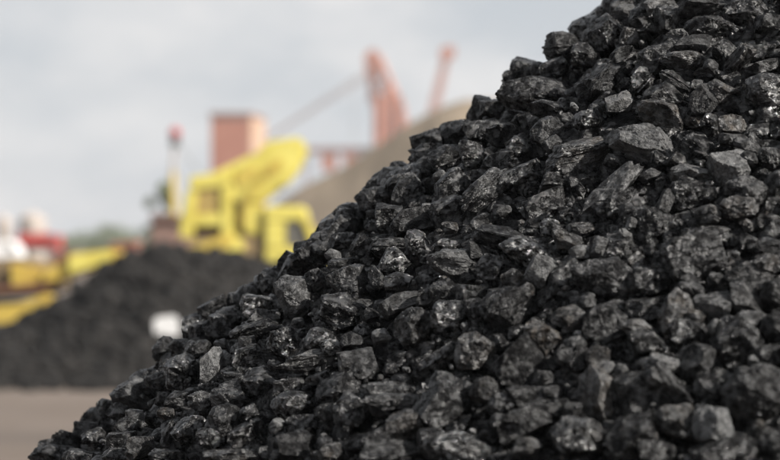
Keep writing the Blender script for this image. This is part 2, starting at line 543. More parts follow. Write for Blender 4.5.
# lumps picked out of the photograph: x y width height tilt tone shape
# tone: d dull black, g grey, p pale (partly for sunlit facets), s glittering, k jet black (partly for shade), b brownish
TRACE = '''
48 451 22 24 10 d B;66 441 27 17 -15 d F;86 430 23 16 0 d B;94 439 23 23 0 s R;106 409 18 18 0 s B;119 414 16 20 70 k B
136 397 40 29 -28 p B;150 381 21 16 0 d B;157 372 17 14 20 g B;181 372 31 32 0 s R;211 367 38 20 82 p B;180 401 29 18 10 d B
203 402 28 20 0 g R;140 447 26 20 15 b B;121 441 29 18 10 d B;170 437 29 16 75 k F;190 430 29 25 0 s R;210 440 25 20 0 s R
221 422 28 28 0 d B;130 427 28 17 -5 d B;118 456 28 14 0 g B;78 457 28 16 0 d B;216 457 24 12 0 b B;168 456 34 11 -8 k F
135 417 18 13 0 g B;162 399 13 13 0 g B;166 413 16 13 0 b R;166 350 27 25 20 d B;197 328 30 27 0 s R;218 325 22 19 10 g B
212 308 30 16 28 d B;236 302 20 16 85 d B;230 315 17 12 0 g B;257 306 30 22 0 s B;293 298 40 36 80 g B;268 288 18 17 0 g B
290 273 34 20 36 k B;316 280 23 22 0 g R;337 268 18 15 20 g F;340 312 40 34 -20 d F;265 318 32 16 0 d B;255 331 46 18 14 k B
247 343 15 13 0 g B;283 342 30 29 0 s R;248 360 30 24 20 s F;322 342 36 26 0 s R;310 361 62 20 5 g F;274 365 11 9 0 g B
221 344 13 10 0 g B;298 323 14 10 0 g B;358 366 36 31 0 g B;262 382 37 29 10 k B;236 378 23 10 -10 k F;232 397 33 26 12 d B
289 388 28 18 0 k B;318 383 30 17 28 k B;227 420 30 29 15 d B;250 412 18 12 20 k B;292 406 37 28 12 s R;340 391 43 33 15 d R
327 413 21 17 0 d R;352 412 34 31 0 s R;276 426 14 12 60 p B;295 447 43 30 -8 d B;279 454 11 8 0 p B;249 435 31 27 0 k B
232 457 48 13 0 b B;379 406 24 17 0 g F;325 444 15 13 0 d R;331 453 25 17 20 b B;378 447 31 30 10 d B;359 444 25 17 0 k B
337 230 29 21 8 d R;354 214 14 14 0 d B;362 199 14 11 20 g B;383 189 33 30 40 d B;407 193 36 25 75 d B;440 176 13 12 30 p B
449 188 37 25 38 k B;425 168 30 20 20 d R;487 191 56 28 38 g F;414 223 45 24 15 k B;427 208 11 9 0 p B;450 228 15 11 0 b B
482 222 23 15 25 g B;444 247 25 16 10 s R;455 264 50 27 -5 g R;362 247 22 19 60 d F;392 246 35 16 0 g F;393 263 31 29 0 s R
334 256 17 10 -20 p B;341 266 29 14 15 g F;312 258 26 18 30 k B;345 242 30 18 0 k B;372 215 11 10 0 g B;390 216 28 23 0 k B
418 244 24 24 0 s B;476 252 21 15 -30 g B;374 272 13 11 0 g B;350 285 35 36 0 g B;376 277 22 13 -62 g B;399 283 26 18 15 s B
446 292 30 25 -15 g R;470 294 26 23 0 k B;400 304 38 18 20 g B;413 329 36 34 70 b R;448 317 31 27 0 s B;370 316 17 15 0 d R
381 336 17 13 15 p B;352 343 21 19 0 d R;333 349 17 22 80 s R;474 351 35 33 0 b R;438 359 46 15 40 k F;508 309 48 38 25 d R
478 311 26 22 0 k B;500 296 23 15 0 g B;514 279 23 19 0 b R;464 326 7 7 0 p B;520 365 48 40 50 d B;490 269 27 22 0 s B
446 405 48 46 50 d B;394 402 54 14 0 g F;388 391 50 16 0 k B;402 426 37 25 20 b B;392 451 58 20 0 d B;460 449 62 29 -8 s R
484 391 25 23 0 b R;503 404 24 18 -10 p R;499 423 19 17 0 g R;527 422 56 29 22 d B;525 447 27 17 10 p R;543 379 17 15 0 g R
532 399 44 22 0 d F;467 390 15 11 80 g B;509 78 14 14 0 d R;525 75 25 18 10 d B;540 70 18 15 0 d B;553 70 28 19 20 d B
533 94 66 32 5 d R;491 111 26 22 0 d B;549 110 42 18 -5 d B;484 131 38 22 10 d B;519 147 25 25 0 s R;473 153 27 25 0 s B
547 132 30 26 50 g B;552 143 17 11 30 g B;588 121 28 24 0 s R;595 109 12 10 0 g R;577 157 62 28 12 b F;619 104 26 19 15 p B
641 82 25 22 50 s F;602 80 36 24 50 g F;645 145 68 37 -12 p R;614 161 20 11 -15 g B;660 117 44 28 -20 b B;574 107 9 7 -30 p B
606 15 20 16 0 b R;623 16 26 20 20 p R;661 7 30 18 10 p B;702 7 42 17 5 g B;670 20 27 25 0 d B;643 19 27 25 40 k B
650 27 24 11 0 g B;713 29 50 24 -5 d R;605 38 38 34 40 k B;562 48 32 21 -10 d B;585 55 32 24 0 d B;630 36 19 16 0 b B
622 54 24 14 30 g F;656 61 31 29 0 d R;684 61 39 19 -5 b R;693 44 36 16 10 g B;662 50 22 12 20 g B;741 59 31 15 60 b B
725 53 24 20 -40 d B;762 67 32 11 15 g B;721 92 27 25 10 b R;703 102 30 27 50 g B;767 93 38 36 20 s R;674 82 30 16 -40 g F
665 97 37 22 -15 d B;697 85 14 10 0 g B;712 67 16 12 -30 g B;768 25 24 20 0 d B;745 12 40 24 0 d B;612 191 62 22 40 p B
618 206 40 26 30 k B;649 175 19 10 30 g B;545 206 42 26 25 k B;550 228 20 17 0 s R;502 211 16 12 0 g B;507 239 62 19 -8 d F
533 253 58 24 -14 s R;567 242 31 19 -20 b R;580 253 18 13 10 p B;599 248 19 12 65 p B;580 230 22 13 0 b B;626 211 17 12 80 g B
624 235 12 12 0 p R;631 224 12 9 60 p R;636 262 17 15 50 b B;645 228 40 36 0 k B;614 250 34 30 0 k B;729 167 41 38 -30 p R
750 193 40 29 -10 g R;737 208 36 22 0 b R;732 125 28 17 0 b B;733 140 24 11 0 g B;709 121 18 14 0 s B;746 147 24 14 -20 g B
751 159 15 14 0 g R;769 156 20 15 0 d B;690 173 34 16 10 p B;690 195 38 34 0 k B;665 160 24 15 0 k B;678 160 14 13 0 b R
697 149 36 20 -15 d F;665 201 22 12 70 g B;708 212 24 13 0 b R;776 186 22 26 0 d R;607 278 62 36 -8 g R;560 281 56 30 28 k B
543 272 29 27 60 p B;526 293 18 15 60 b R;605 326 41 38 20 d R;570 319 32 22 15 b B;543 337 33 29 0 b B;575 345 20 16 0 g R
636 327 24 14 -5 p B;647 342 31 21 10 b B;676 315 42 26 66 b B;587 302 18 12 0 g R;615 305 17 10 0 g R;650 281 34 26 0 k B
645 309 44 22 0 k B;694 262 54 42 10 g B;708 217 22 16 10 b R;705 238 50 20 5 k F;749 277 40 26 0 g R;746 299 33 29 0 g B
774 249 26 15 0 g B;768 264 32 18 0 b B;775 292 24 26 0 g R;716 308 38 22 10 g B;690 288 22 19 0 g B;715 279 15 12 0 g R
596 394 48 34 -70 b B;633 396 47 40 15 d B;670 392 54 26 -62 g B;660 364 38 17 -5 p R;580 438 46 37 -25 s R;635 438 45 39 40 d B
676 421 34 29 0 b R;621 369 10 9 0 p R;608 369 13 10 80 p R;598 357 21 19 0 b B;551 393 17 14 -30 g R;573 411 16 15 0 g B
597 437 13 11 0 b R;572 359 31 24 0 d B;755 393 56 50 35 g R;712 425 40 36 -50 p R;697 362 34 29 20 g R;737 341 43 40 0 d R
747 322 38 20 10 g R;695 317 20 14 0 b R;690 334 30 27 0 k B;714 327 14 11 75 p R;775 328 26 24 0 d R;770 358 26 22 0 d B
755 361 12 10 0 p R;714 389 36 30 0 k R;730 452 64 26 -5 d R;775 447 30 30 0 d R;655 452 30 22 0 d B;560 410 24 18 0 k B
520 395 24 18 0 k B;432 440 30 22 0 k B;300 425 26 18 0 k B;430 300 26 18 0 k B;520 180 44 26 30 k B;560 180 40 26 20 k B
450 210 36 24 20 k B;430 145 34 26 20 d B;455 135 30 26 10 d B;446 158 32 24 20 d F;500 135 30 22 0 k B;500 165 34 22 20 k B
'''
TONE = {  # dust, gloss, brown
    'd': (0.15, 0.45, 0.06), 'g': (0.42, 0.40, 0.08), 'p': (0.80, 0.35, 0.08), 's': (0.30, 1.0, 0.08),
    'k': (0.0, 0.6, 0.0), 'b': (0.46, 0.55, 0.75)}

right, up = Vector((1, 0, 0)), Vector((0, 0, 1))
lumps = []          # dicts: loc, rot matrix, dims, tone, style, px, py, w, h, ang


def frame(ang, tilt=0.22):
    """Local x along the lump's long way as seen from the yard, z towards the viewer, a little off true."""
    a = R(ang)
    ex = Vector((math.cos(a), 0, math.sin(a)))
    ey = Vector((-math.sin(a), 0, math.cos(a)))
    ez = ex.cross(ey)
    m = Matrix((ex, ey, ez)).transposed()
    e = Matrix.Rotation(random.gauss(0, tilt), 3, 'X') @ Matrix.Rotation(random.gauss(0, tilt), 3, 'Y')
    return m @ e


for ent in TRACE.replace('\n', ';').split(';'):
    if not ent.strip(): continue
    a = ent.split()
    px, py, w, h, ang = map(float, a[:5])
    tone, st = a[5], a[6]
    D = heap_hit(px, py)
    s = D / F
    gr_ = 1.16 + 0.12 * min(1.0, max(0.0, 5.0 - D))
    dx, dy = w * s * gr_, h * s * gr_
    dz = (0.55 * min(dx, dy) + 0.45 * (dx * dy) ** 0.5) * random.uniform(0.85, 1.15)
    sink = {'k': 0.42, 'd': 0.22, 'g': 0.10, 'p': 0.02, 's': 0.12, 'b': 0.10}[tone] * dz
    x_, y_ = (px - 390) / F * D, D
    r_ = math.hypot(x_ - AX, KY * (y_ - AY))
    nrm = Vector((SL * (x_ - AX) / r_, SL * KY * KY * (y_ - AY) / r_, 1)).normalized()
    face = max(0.0, -nrm.dot(Vector((x_, y_, -(py - HORIZON) / F * D)).normalized()))
    Dc = D + (sink + 0.10 * dz) * min(1.0, face * 2.2)
    lumps.append(dict(loc=P(px, py, Dc), rot=frame(ang), dims=(dx, dy, dz), tone=tone, style=st,
                      px=px, py=py, w=w, h=h, traced=True, D=Dc))

# the rest of the heap: lumps bedded between and below, all round the part that can be seen
fill = []


def in_heap_px(px, py, m):
    return py > 460 - 0.807 * (px - 40 - m) - 0



def bed(x, y, size, depth, seen):
    rr = math.hypot(x - AX, KY * (y - AY))
    z = float(heap_z(x, y))
    nrm = Vector((SL * (x - AX) / rr, SL * KY * KY * (y - AY) / rr, 1)).normalized()
    loc = Vector((x, y, z)) - nrm * depth
    rot = Matrix.Rotation(random.uniform(0, 6.3), 3, 'Z') @ Matrix.Rotation(random.uniform(0, 6.3), 3, 'X')
    dims = (size * random.uniform(1.0, 1.5), size * random.uniform(.8, 1.1), size * random.uniform(.65, 1.0))
    tone = random.choices('dgpskb', (46, 8, 1, 14, 27, 4))[0]  # weighted to dark tones, shade between the lumps partly put into colour
    fill.append(dict(loc=loc, rot=rot, dims=dims, tone=tone, style=random.choice('BBRF'), traced=False,
                     D=loc.y, px=390 + F * loc.x / loc.y, py=HORIZON - F * (loc.z - CAM_H) / loc.y,
                     w=size * F / loc.y * 1.1, h=size * F / loc.y * .95, seen=seen))


for step, sz, dp in ((18, (22, 36), 0.034), (19, (14, 24), 0.022), (19, (26, 40), 0.065)):
    for gy in range(-30, 490, step):
        for gx in range(0, 810, step):
            px, py = gx + random.uniform(-.5, .5) * step, gy + random.uniform(-.5, .5) * step
            if not in_heap_px(px, py, 13): continue
            D = heap_hit(px, py)
            size = random.uniform(*sz) * D / F
            bed((px - 390) / F * D, D, size, dp * (1 + 0.5 * max(0.0, 5.2 - D)) + 0.28 * size, True)
for _ in range(75):                         # the flank bulges a little
    py = random.uniform(165, 402)
    px = 40 + (460 - py) / 0.807 + random.uniform(2, 26)
    D = heap_hit(px, py)
    bed((px - 390) / F * D, D, random.uniform(20, 30) * D / F, -0.01, True)
for _ in range(2200):                       # flanks outside the picture
    th, rr = random.uniform(R(-215), R(35)), math.sqrt(random.uniform(0.1, 16.0))
    x, y = AX + rr * math.cos(th), AY + rr * math.sin(th) / KY
    z = float(heap_z(x, y))
    if y < 1.4 or z < 0.3: continue
    px, py = 390 + F * x / y, HORIZON - F * (z - CAM_H) / y
    hidden = not (-10 < px < 800 and -30 < py < 490) or y > AY - 0.2
    if hidden: bed(x, y, random.uniform(.06, .12), 0.0, False)

# which ones show largest: a coarse picture of the heap, far to near
ids = -np.ones((230, 390), dtype=int)
every = lumps + fill
yy, xx = np.mgrid[0:230, 0:390]
for i in sorted(range(len(every)), key=lambda i: -every[i]['D']):
    L = every[i]
    cx, cy, rx, ry = L['px'] / 2, L['py'] / 2, L['w'] / 4, L['h'] / 4
    rad = max(rx, ry)
    x0, x1, y0, y1 = int(cx - rad), int(cx + rad) + 2, int(cy - rad), int(cy + rad) + 2
    x0, x1, y0, y1 = max(x0, 0), min(x1, 390), max(y0, 0), min(y1, 230)
    if x0 >= x1 or y0 >= y1: continue
    sub = ids[y0:y1, x0:x1]
    sub[((xx[y0:y1, x0:x1] - cx) / max(rx, .5)) ** 2 + ((yy[y0:y1, x0:x1] - cy) / max(ry, .5)) ** 2 < 1] = i
cnt = np.bincount(ids[ids >= 0], minlength=len(every))
order = sorted(range(len(every)), key=lambda i: -(cnt[i] + (6 if every[i]['traced'] else 0)))
solo = [i for i in order if cnt[i] >= 6][:300]
solo_set = set(solo)

# ---- words that single each lump out
LANDMARK = [
    (136, 397, 'pale-topped skyline lump', 'coal lump with a pale sunlit top jutting low on the heap skyline'),
    (211, 367, 'pale brick-shaped lump', 'upright pale grey brick-shaped coal lump just below the lower skyline'),
    (293, 298, 'cracked square block', 'grey square coal block with cracked layered face near the yellow cab'),
    (340, 312, 'wood-grained oval lump', 'black oval coal lump grained like wood beside the cracked square block'),
    (487, 191, 'long slanting flaky lump', 'long grey flaky coal lump slanting up towards the mid skyline'),
    (645, 145, 'broad pale speckled lump', 'broad pale grey speckled coal lump, largest light one high on the heap'),
    (729, 167, 'round pale lump', 'round pale grey coal lump like a ball, high on the heap'),
    (612, 191, 'narrow pale sloping lump', 'narrow pale coal lump sloping over a black hollow in mid heap'),
    (533, 94, 'big dark skyline hump', 'big dull black coal hump forming a shoulder of the upper skyline'),
    (767, 93, 'bright glinting lump', 'bright glinting silvery coal lump at the picture edge, high on the heap'),
    (684, 61, 'tan oval lump', 'tan oval coal lump lying flat high on the heap'),
    (607, 278, 'broad smooth grey lump', 'broad smooth dim grey rounded coal lump in mid heap'),
    (694, 262, 'big grey block', 'big grey angular coal block facing the camera above an upright tan slab'),
    (755, 393, 'largest round grey lump', 'largest round grey coal lump, low on the heap at the picture edge'),
    (712, 425, 'pale rose-grey lump', 'pale rose-grey smooth coal lump low on the heap beside the largest round one'),
    (446, 405, 'big smooth black block', 'big smooth dull black coal block standing near the bottom of the heap'),
    (633, 396, 'black flat-faced block', 'black flat-faced coal block with a sharp edge under pale nuggets'),
    (580, 438, 'large glinting bottom lump', 'large glinting grey coal lump at the bottom edge of the picture'),
    (413, 329, 'brown glittering lump', 'brown glittering coal lump in the middle of the lower heap'),
    (455, 264, 'grey loaf-shaped lump', 'grey loaf-shaped coal lump in the very middle of the heap'),
    (676, 315, 'upright tan slab', 'upright tan-grey coal slab standing below the big grey block'),
    (562, 48, 'lone topmost skyline lump', 'lone dark coal lump sticking out of the topmost skyline against the sky'),
    (295, 447, 'dark angular bottom lump', 'dark angular coal lump at the bottom edge below a tiny pale chip'),
    (48, 451, 'lowest skyline lump', 'dark coal lump that ends the skyline, lowest of them all'),
    (577, 157, 'long brown ribbed lump', 'long brown ribbed coal lump stretched below the dark upper skyline hump'),
]
T_WORD = {'d': 'dull black', 'g': 'grey', 'p': 'pale grey', 's': 'glittering', 'k': 'jet black', 'b': 'brownish'}
S_WORD = {'B': 'blocky', 'R': 'rounded', 'F': 'flaky'}
HOUR = ['twelve', 'one', 'two', 'three', 'four', 'five', 'six', 'seven', 'eight', 'nine', 'ten', 'eleven']
ORD = ['first', 'second', 'third', 'fourth', 'fifth', 'sixth', 'seventh', 'eighth', 'ninth', 'tenth', 'eleventh', 'twelfth']
mark_of = {}
for k, (mx, my, short, full) in enumerate(LANDMARK):
    i = min((i for i in solo if every[i]['traced'] and i not in mark_of), key=lambda i: math.hypot(every[i]['px'] - mx, every[i]['py'] - my))
    mark_of[i] = k
slots = {}
for i in solo:
    if i in mark_of: continue
    L = every[i]
    k = min(range(len(LANDMARK)), key=lambda k: math.hypot(L['px'] - LANDMARK[k][0], L['py'] - LANDMARK[k][1]))
    dx, dy = L['px'] - LANDMARK[k][0], LANDMARK[k][1] - L['py']
    hr = round(math.degrees(math.atan2(dx, dy)) / 30) % 12
    slots.setdefault((k, hr), []).append((math.hypot(dx, dy), i))
label_of = {i: LANDMARK[k][3] for i, k in mark_of.items()}
for (k, hr), lst in slots.items():
    for q, (_, i) in enumerate(sorted(lst)):
        L = every[i]
        s = 'small ' if max(L['w'], L['h']) < 17 else 'big ' if max(L['w'], L['h']) > 42 else ''
        label_of[i] = '%s%s %s lump, %s at %s o\'clock from the %s' % (s, T_WORD[L['tone']], S_WORD[L['style']], ORD[q], HOUR[hr], LANDMARK[k][2])

used = {}
FLIP = [Matrix.Identity(3), Matrix.Rotation(math.pi, 3, 'X'), Matrix.Rotation(math.pi, 3, 'Y'), Matrix.Rotation(math.pi, 3, 'Z')]
for i in solo:
    L = every[i]
    st = L['style']
    v = used.get(st, 0); used[st] = v + 1
    o = bpy.data.objects.new('coal_lump', LUMP_MESH[st, v % NVAR])
    col.objects.link(o)
    # bedding of flaky lumps lies along their long way: swap the mesh axes so that z (bedding normal) is the short one seen
    m = L['rot']
    dims = L['dims']
    if st == 'F' or random.random() < 0.35:
        m = m @ Matrix(((1, 0, 0), (0, 0, 1), (0, -1, 0))).transposed()
        dims = (dims[0], dims[2], dims[1])
    m = m @ random.choice(FLIP)
    o.matrix_world = Matrix.Translation(L['loc']) @ m.to_4x4() @ Matrix.Diagonal((*dims, 1))
    t = TONE[L['tone']]
    o.color = (min(1, max(0, t[0] + random.gauss(0, .07))), min(1, max(0, t[1] + random.gauss(0, .1))), min(1, max(0, t[2] + random.gauss(0, .08))), 1)
    tag(o, label_of[i], 'coal', 'coal lumps on the heap')

# ---- everything smaller or deeper, with the packed core: one mass
V, Fc, T = [], [], []
base = 0


def add_mass(p, f, tint):
    global base
    V.append(p); Fc.append(f + base); T.append(np.tile(np.array(tint, dtype=np.float32), (len(p), 1)))
    base += len(p)


for i, L in enumerate(every):
    if i in solo_set: continue
    big = L['w'] * 1.0 > 9 and L.get('seen', True)
    tab, sub = (LOW, 4) if big and cnt[i] >= 4 else (MID, 3) if big else (TINY, 2)
    p = tab[L['style'], random.randrange(4)]
    m = np.array(L['rot'] @ random.choice(FLIP))
    p = (p * np.array(L['dims'])) @ m.T + np.array(L['loc'])
    t = TONE[L['tone']]
    add_mass(p, ICO[sub][1], (t[0], t[1], t[2], 1))
for _ in range(950):                       # chips and crumbs caught between the lumps
    px, py = random.uniform(20, 790), random.uniform(-10, 470)
    if not in_heap_px(px, py, 20): continue
    D = heap_hit(px, py) + random.uniform(-0.01, 0.05)
    sz = random.uniform(0.006, 0.018)
    m = np.array(Matrix.Rotation(random.uniform(0, 6.3), 3, 'Z') @ Matrix.Rotation(random.uniform(0, 6.3), 3, 'X'))
    p = TINY[random.choice(STYLES), random.randrange(4)] * np.array([sz * 1.3, sz, sz * .8]) @ m.T + np.array(P(px, py, D))
    t = TONE[random.choice('ddgpssb')]
    add_mass(p, ICO[2][1], (*t, 1))
# packed core under the lumps
nr, nt_ = 90, 260
core = []
for a in range(nr):
    rr = 0.0 + 4.7 * a / (nr - 1)
    for b in range(nt_):
        th = 2 * math.pi * b / nt_
        x, y = AX + rr * math.cos(th), AY + rr * math.sin(th) / KY
        z = AZ - SL * rr - 0.085 + 0.025 * noise.noise(Vector((x * 14, y * 14, 3)))
        core.append((x, y, max(z, -0.05)))
ff = []
for a in range(nr - 1):
    for b in range(nt_):
        q = [a * nt_ + b, a * nt_ + (b + 1) % nt_, (a + 1) * nt_ + (b + 1) % nt_, (a + 1) * nt_ + b]
        ff.append((q[0], q[2], q[1])); ff.append((q[0], q[3], q[2]))
add_mass(np.array(core), np.array(ff, dtype=np.int32), (0.05, 0.2, 0.05, 1))
V, Fc, T = np.concatenate(V), np.concatenate(Fc), np.concatenate(T)
me = bpy.data.meshes.new('small_coal')
me.vertices.add(len(V)); me.loops.add(len(Fc) * 3); me.polygons.add(len(Fc))
me.vertices.foreach_set('co', V.astype(np.float32).ravel())
me.loops.foreach_set('vertex_index', Fc.astype(np.int32).ravel())
me.polygons.foreach_set('loop_start', np.arange(0, len(Fc) * 3, 3, dtype=np.int32))
me.update(calc_edges=True)
at = me.color_attributes.new('tint', 'FLOAT_COLOR', 'POINT')
at.data.foreach_set('color', T.ravel())
me.shade_smooth()
me.set_sharp_from_angle(angle=R(40))
heap = link('small_coal', me, M_HEAP)
tag(heap, 'mass of smaller black coal filling the gaps of the heap', kind='stuff')
print('heap verts', len(V), 'tris', len(Fc), 'solo', len(solo), 'traced solo', sum(every[i]['traced'] for i in solo))

# ------------------------------------------------------------------ far coal heap
def far_heap(name, prof, D_front, slope, mat, label, cat, cellx, amp, freq, D_back, level_foot=False):
    """A heap whose crest line follows prof (x, z); the near flank comes down at the angle of rest."""
    bm = bmesh.new()
    xs = np.arange(prof[0][0], prof[-1][0] + 1e-6, cellx)
    crest = np.interp(xs, [p[0] for p in prof], [p[1] for p in prof])
    rows = 46
    grid = []
    for x, c in zip(xs, crest):
        colv = []
        c = max(c, 0.0)
        run = c / slope
        yc = D_front + max(q[1] for q in prof) / slope
        for k in range(rows):
            t = k / (rows - 1)
            y = D_front - 0.4 + t * (D_back - D_front)
            base = yc - run
            z = c * (1 - abs(y - yc) / (yc - D_front)) if level_foot else c - abs(y - yc) * slope
            v = Vector((x * freq, y * freq, 5))
            z += amp * (noise.fractal(v, 0.8, 2.0, 4)) + amp * 0.7 * (noise.voronoi(v * 1.5)[0][0] - .3)
            colv.append(bm.verts.new((x, y, max(z, -0.15))))
        grid.append(colv)
    for i in range(len(grid) - 1):
        for k in range(rows - 1):
            bm.faces.new((grid[i][k], grid[i + 1][k], grid[i + 1][k + 1], grid[i][k + 1]))
    o = from_bm(name, bm, mat)
    return tag(o, label, cat)


DP = 33.4
prof = [(P(x, y, DP).x, P(x, y, DP).z) for x, y in
        ((-260, 470), (-120, 385), (-40, 350), (0, 334), (40, 316), (70, 298), (100, 276), (130, 256), (165, 246), (200, 247), (230, 252), (262, 262), (300, 266), (420, 268), (700, 300), (1000, 420), (1060, 440))]
far_heap('coal_heap', prof, 29.5, 0.66, M_FAR, 'long dark blurred coal heap across the yard in front of the machines', 'coal heap', 0.12, 0.13, 1.7, 37.4, True)

fh = bpy.data.objects['coal_heap']
V2, F2, b2 = [], [], 0
xs_ = [p[0] for p in prof]; zs_ = [p[1] for p in prof]
for _ in range(5200):
    x = random.uniform(-8.5, 4.5)
    c = float(np.interp(x, xs_, zs_))
    if c < 0.05: continue
    yc = 29.5 + max(zs_) / 0.66
    u = random.random() if random.random() < .95 else random.uniform(1.0, 1.2)
    y = yc - u * (yc - 29.5)
    z = c * (1 - u) + 0.02
    sz = random.choice((.07, .09, .12, .12, .16, .22, .30)) * random.uniform(.8, 1.2)
    m = np.array(Matrix.Rotation(random.uniform(0, 6.3), 3, 'Z') @ Matrix.Rotation(random.uniform(0, 6.3), 3, 'X'))
    p = TINY[random.choice(STYLES), random.randrange(4)] * np.array([sz * 1.3, sz, sz * .8]) @ m.T + np.array((x, y, max(z, 0.03)))
    V2.append(p); F2.append(ICO[2][1] + b2); b2 += len(p)
V2, F2 = np.concatenate(V2), np.concatenate(F2)
me = bpy.data.meshes.new('coal_pieces')
me.vertices.add(len(V2)); me.loops.add(len(F2) * 3); me.polygons.add(len(F2))
me.vertices.foreach_set('co', V2.astype(np.float32).ravel())
me.loops.foreach_set('vertex_index', F2.astype(np.int32).ravel())
me.polygons.foreach_set('loop_start', np.arange(0, len(F2) * 3, 3, dtype=np.int32))
me.update(calc_edges=True)
tag(link('coal_pieces', me, M_FAR, fh), kind='stuff')

DS = 84.0
prof = [(P(x, y, DS).x, P(x, y, DS).z) for x, y in
        ((150, 300), (200, 258), (250, 220), (275, 204), (300, 190), (340, 168), (380, 143), (410, 126), (440, 108), (462, 101), (490, 97), (540, 99), (620, 118), (760, 180), (900, 290))]
far_heap('sand_heap', prof, 70.0, 0.64, M_SAND, 'tall smooth grey-brown sand heap rising behind the near coal', 'sand heap', 0.5, 0.30, 0.22, 100.0)

# ------------------------------------------------------------------ machines behind the far heap
def wheel(parent, x, y, r, wd, mat_rim):
    bm = bmesh.new()
    bm_bar(bm, (x, y - wd / 2, r + .06), (x, y + wd / 2, r + .06), r, None, 28)
    t = from_bm('wheel', bm, M_DARK, parent, 0.06, True)
    bm = bmesh.new()
    bm_bar(bm, (x, y - wd / 2 - .03, r + .06), (x, y + wd / 2 + .03, r + .06), r * .55, None, 20)
    from_bm('rim', bm, mat_rim, t)


# yellow wheel loader with its arm raised
D0 = 45.0
lo = empty('wheel_loader', (P(235, 238, D0).x, D0 + 0.8, 0.06))
tag(lo, 'bright yellow loading machine with raised thick arm and cab behind the far coal heap', 'loader')
Y0, Y1 = D0, D0 + 1.7
part_poly('chassis', ((188, 236), (268, 236), (330, 286), (330, 318), (188, 318)), D0, Y0 + .15, Y1 - .15, M_DIRT, lo)
cab = part_poly('cab', ((264, 247), (319, 247), (330, 262), (330, 284), (264, 284)), D0, Y0, Y1, M_YEL, lo, .05)
part_poly('roof', ((264, 206), (304, 206), (308, 221.5), (264, 221.5)), D0, Y0, Y1, M_YEL, cab, .05)
for ya, yb in ((Y0, Y0 + .22), (Y1 - .22, Y1)):
    part_poly('post', ((265, 221), (285, 221), (285, 248), (265, 248)), D0, ya, yb, M_YEL, cab, .03)
    part_poly('post', ((301, 221), (308, 221), (319, 248), (311, 248)), D0, ya, yb, M_YEL, cab, .03)
part_poly('window', ((285.3, 222), (302, 222), (311, 246.6), (285.3, 246.6)), D0, Y0 + .08, Y0 + .12, M_GLASS, cab, 0)
part_poly('window', ((285.3, 222), (302, 222), (311, 246.6), (285.3, 246.6)), D0, Y1 - .12, Y1 - .08, M_GLASS, cab, 0)
# the raised arm: two thick cranked beams and the box between them
part_poly('arm', ((222, 202), (227, 181), (250, 160), (266, 141), (300, 136.5), (306, 149), (296, 170), (284, 184), (267, 193), (262, 202)), D0, Y0 + .1, Y0 + .5, M_YEL, lo, .05)
part_poly('arm', ((222, 202), (227, 181), (250, 160), (266, 141), (300, 136.5), (306, 149), (296, 170), (284, 184), (267, 193), (262, 202)), D0, Y1 - .5, Y1 - .1, M_YEL, lo, .05)
for ya, yb in ((Y0 + .12, Y0 + .48), (Y1 - .48, Y1 - .12)):
    part_poly('arm_link', ((222, 201.5), (233, 201.5), (236, 244), (222, 240)), D0, ya, yb, M_YEL, lo, .04)
    part_poly('arm_link', ((241, 201.5), (259, 201.5), (263, 214), (257, 236), (243, 233)), D0, ya, yb, M_YEL, lo, .04)
for yy_ in (Y0 + .3, Y1 - .3):
    bm = bmesh.new(); bm_bar(bm, P(203, 184, yy_), P(262, 155, yy_), .15, .12, 12)
    from_bm('tilt_ram', bm, M_YEL, lo, 0, True)
part_poly('hydraulic_tank', ((231, 203), (262, 203), (264, 238), (231, 238)), D0, Y0 + .6, Y1 - .6, M_OCHRE, lo, .04)
for k in range(3):
    bm = bmesh.new()
    pts_ = [P(238 + 3 * k, 226, Y0 + .05), P(246 + 2 * k, 196 + 2 * k, Y0 - .02), P(262 + k, 172 + 3 * k, Y0 + .0), P(282, 158 + 3 * k, Y0 + .06)]
    for a_, b_ in zip(pts_[:-1], pts_[1:]): bm_bar(bm, a_, b_, .016, None, 6)
    from_bm('hose', bm, M_OCHRE, lo)
for ya in (Y0 + .06, Y1 - .12):
    part_poly('cover_plate', ((234, 178), (252, 165), (257, 172), (240, 187)), D0, ya, ya + .06, M_OCHRE, lo, 0)
    part_poly('cover_plate', ((266, 166), (282, 160), (280, 170), (268, 177)), D0, ya, ya + .06, M_OCHRE, lo, 0)
part_poly('arm_head', ((268, 150), (274, 142), (299, 140.5), (301, 149), (288, 169), (272, 176)), D0, Y0 + .5, Y1 - .5, M_YEL, lo, .04)
part_poly('cross_tube', ((232, 186), (244, 176), (250, 184), (238, 196)), D0, Y0 + .5, Y1 - .5, M_OCHRE, lo, .04)
b_ = bmesh.new(); bm_bar(b_, P(246, 226, D0 + .85), P(277, 177, D0 + .85), .09, .09, 12)
cyl = from_bm('lift_cylinder', b_, M_OCHRE, lo, 0, True)
b_ = bmesh.new(); bm_bar(b_, P(262, 200, D0 + .85), P(280, 171, D0 + .85), .05, .05, 10)
from_bm('piston_rod', b_, M_GREY, cyl, 0, True)
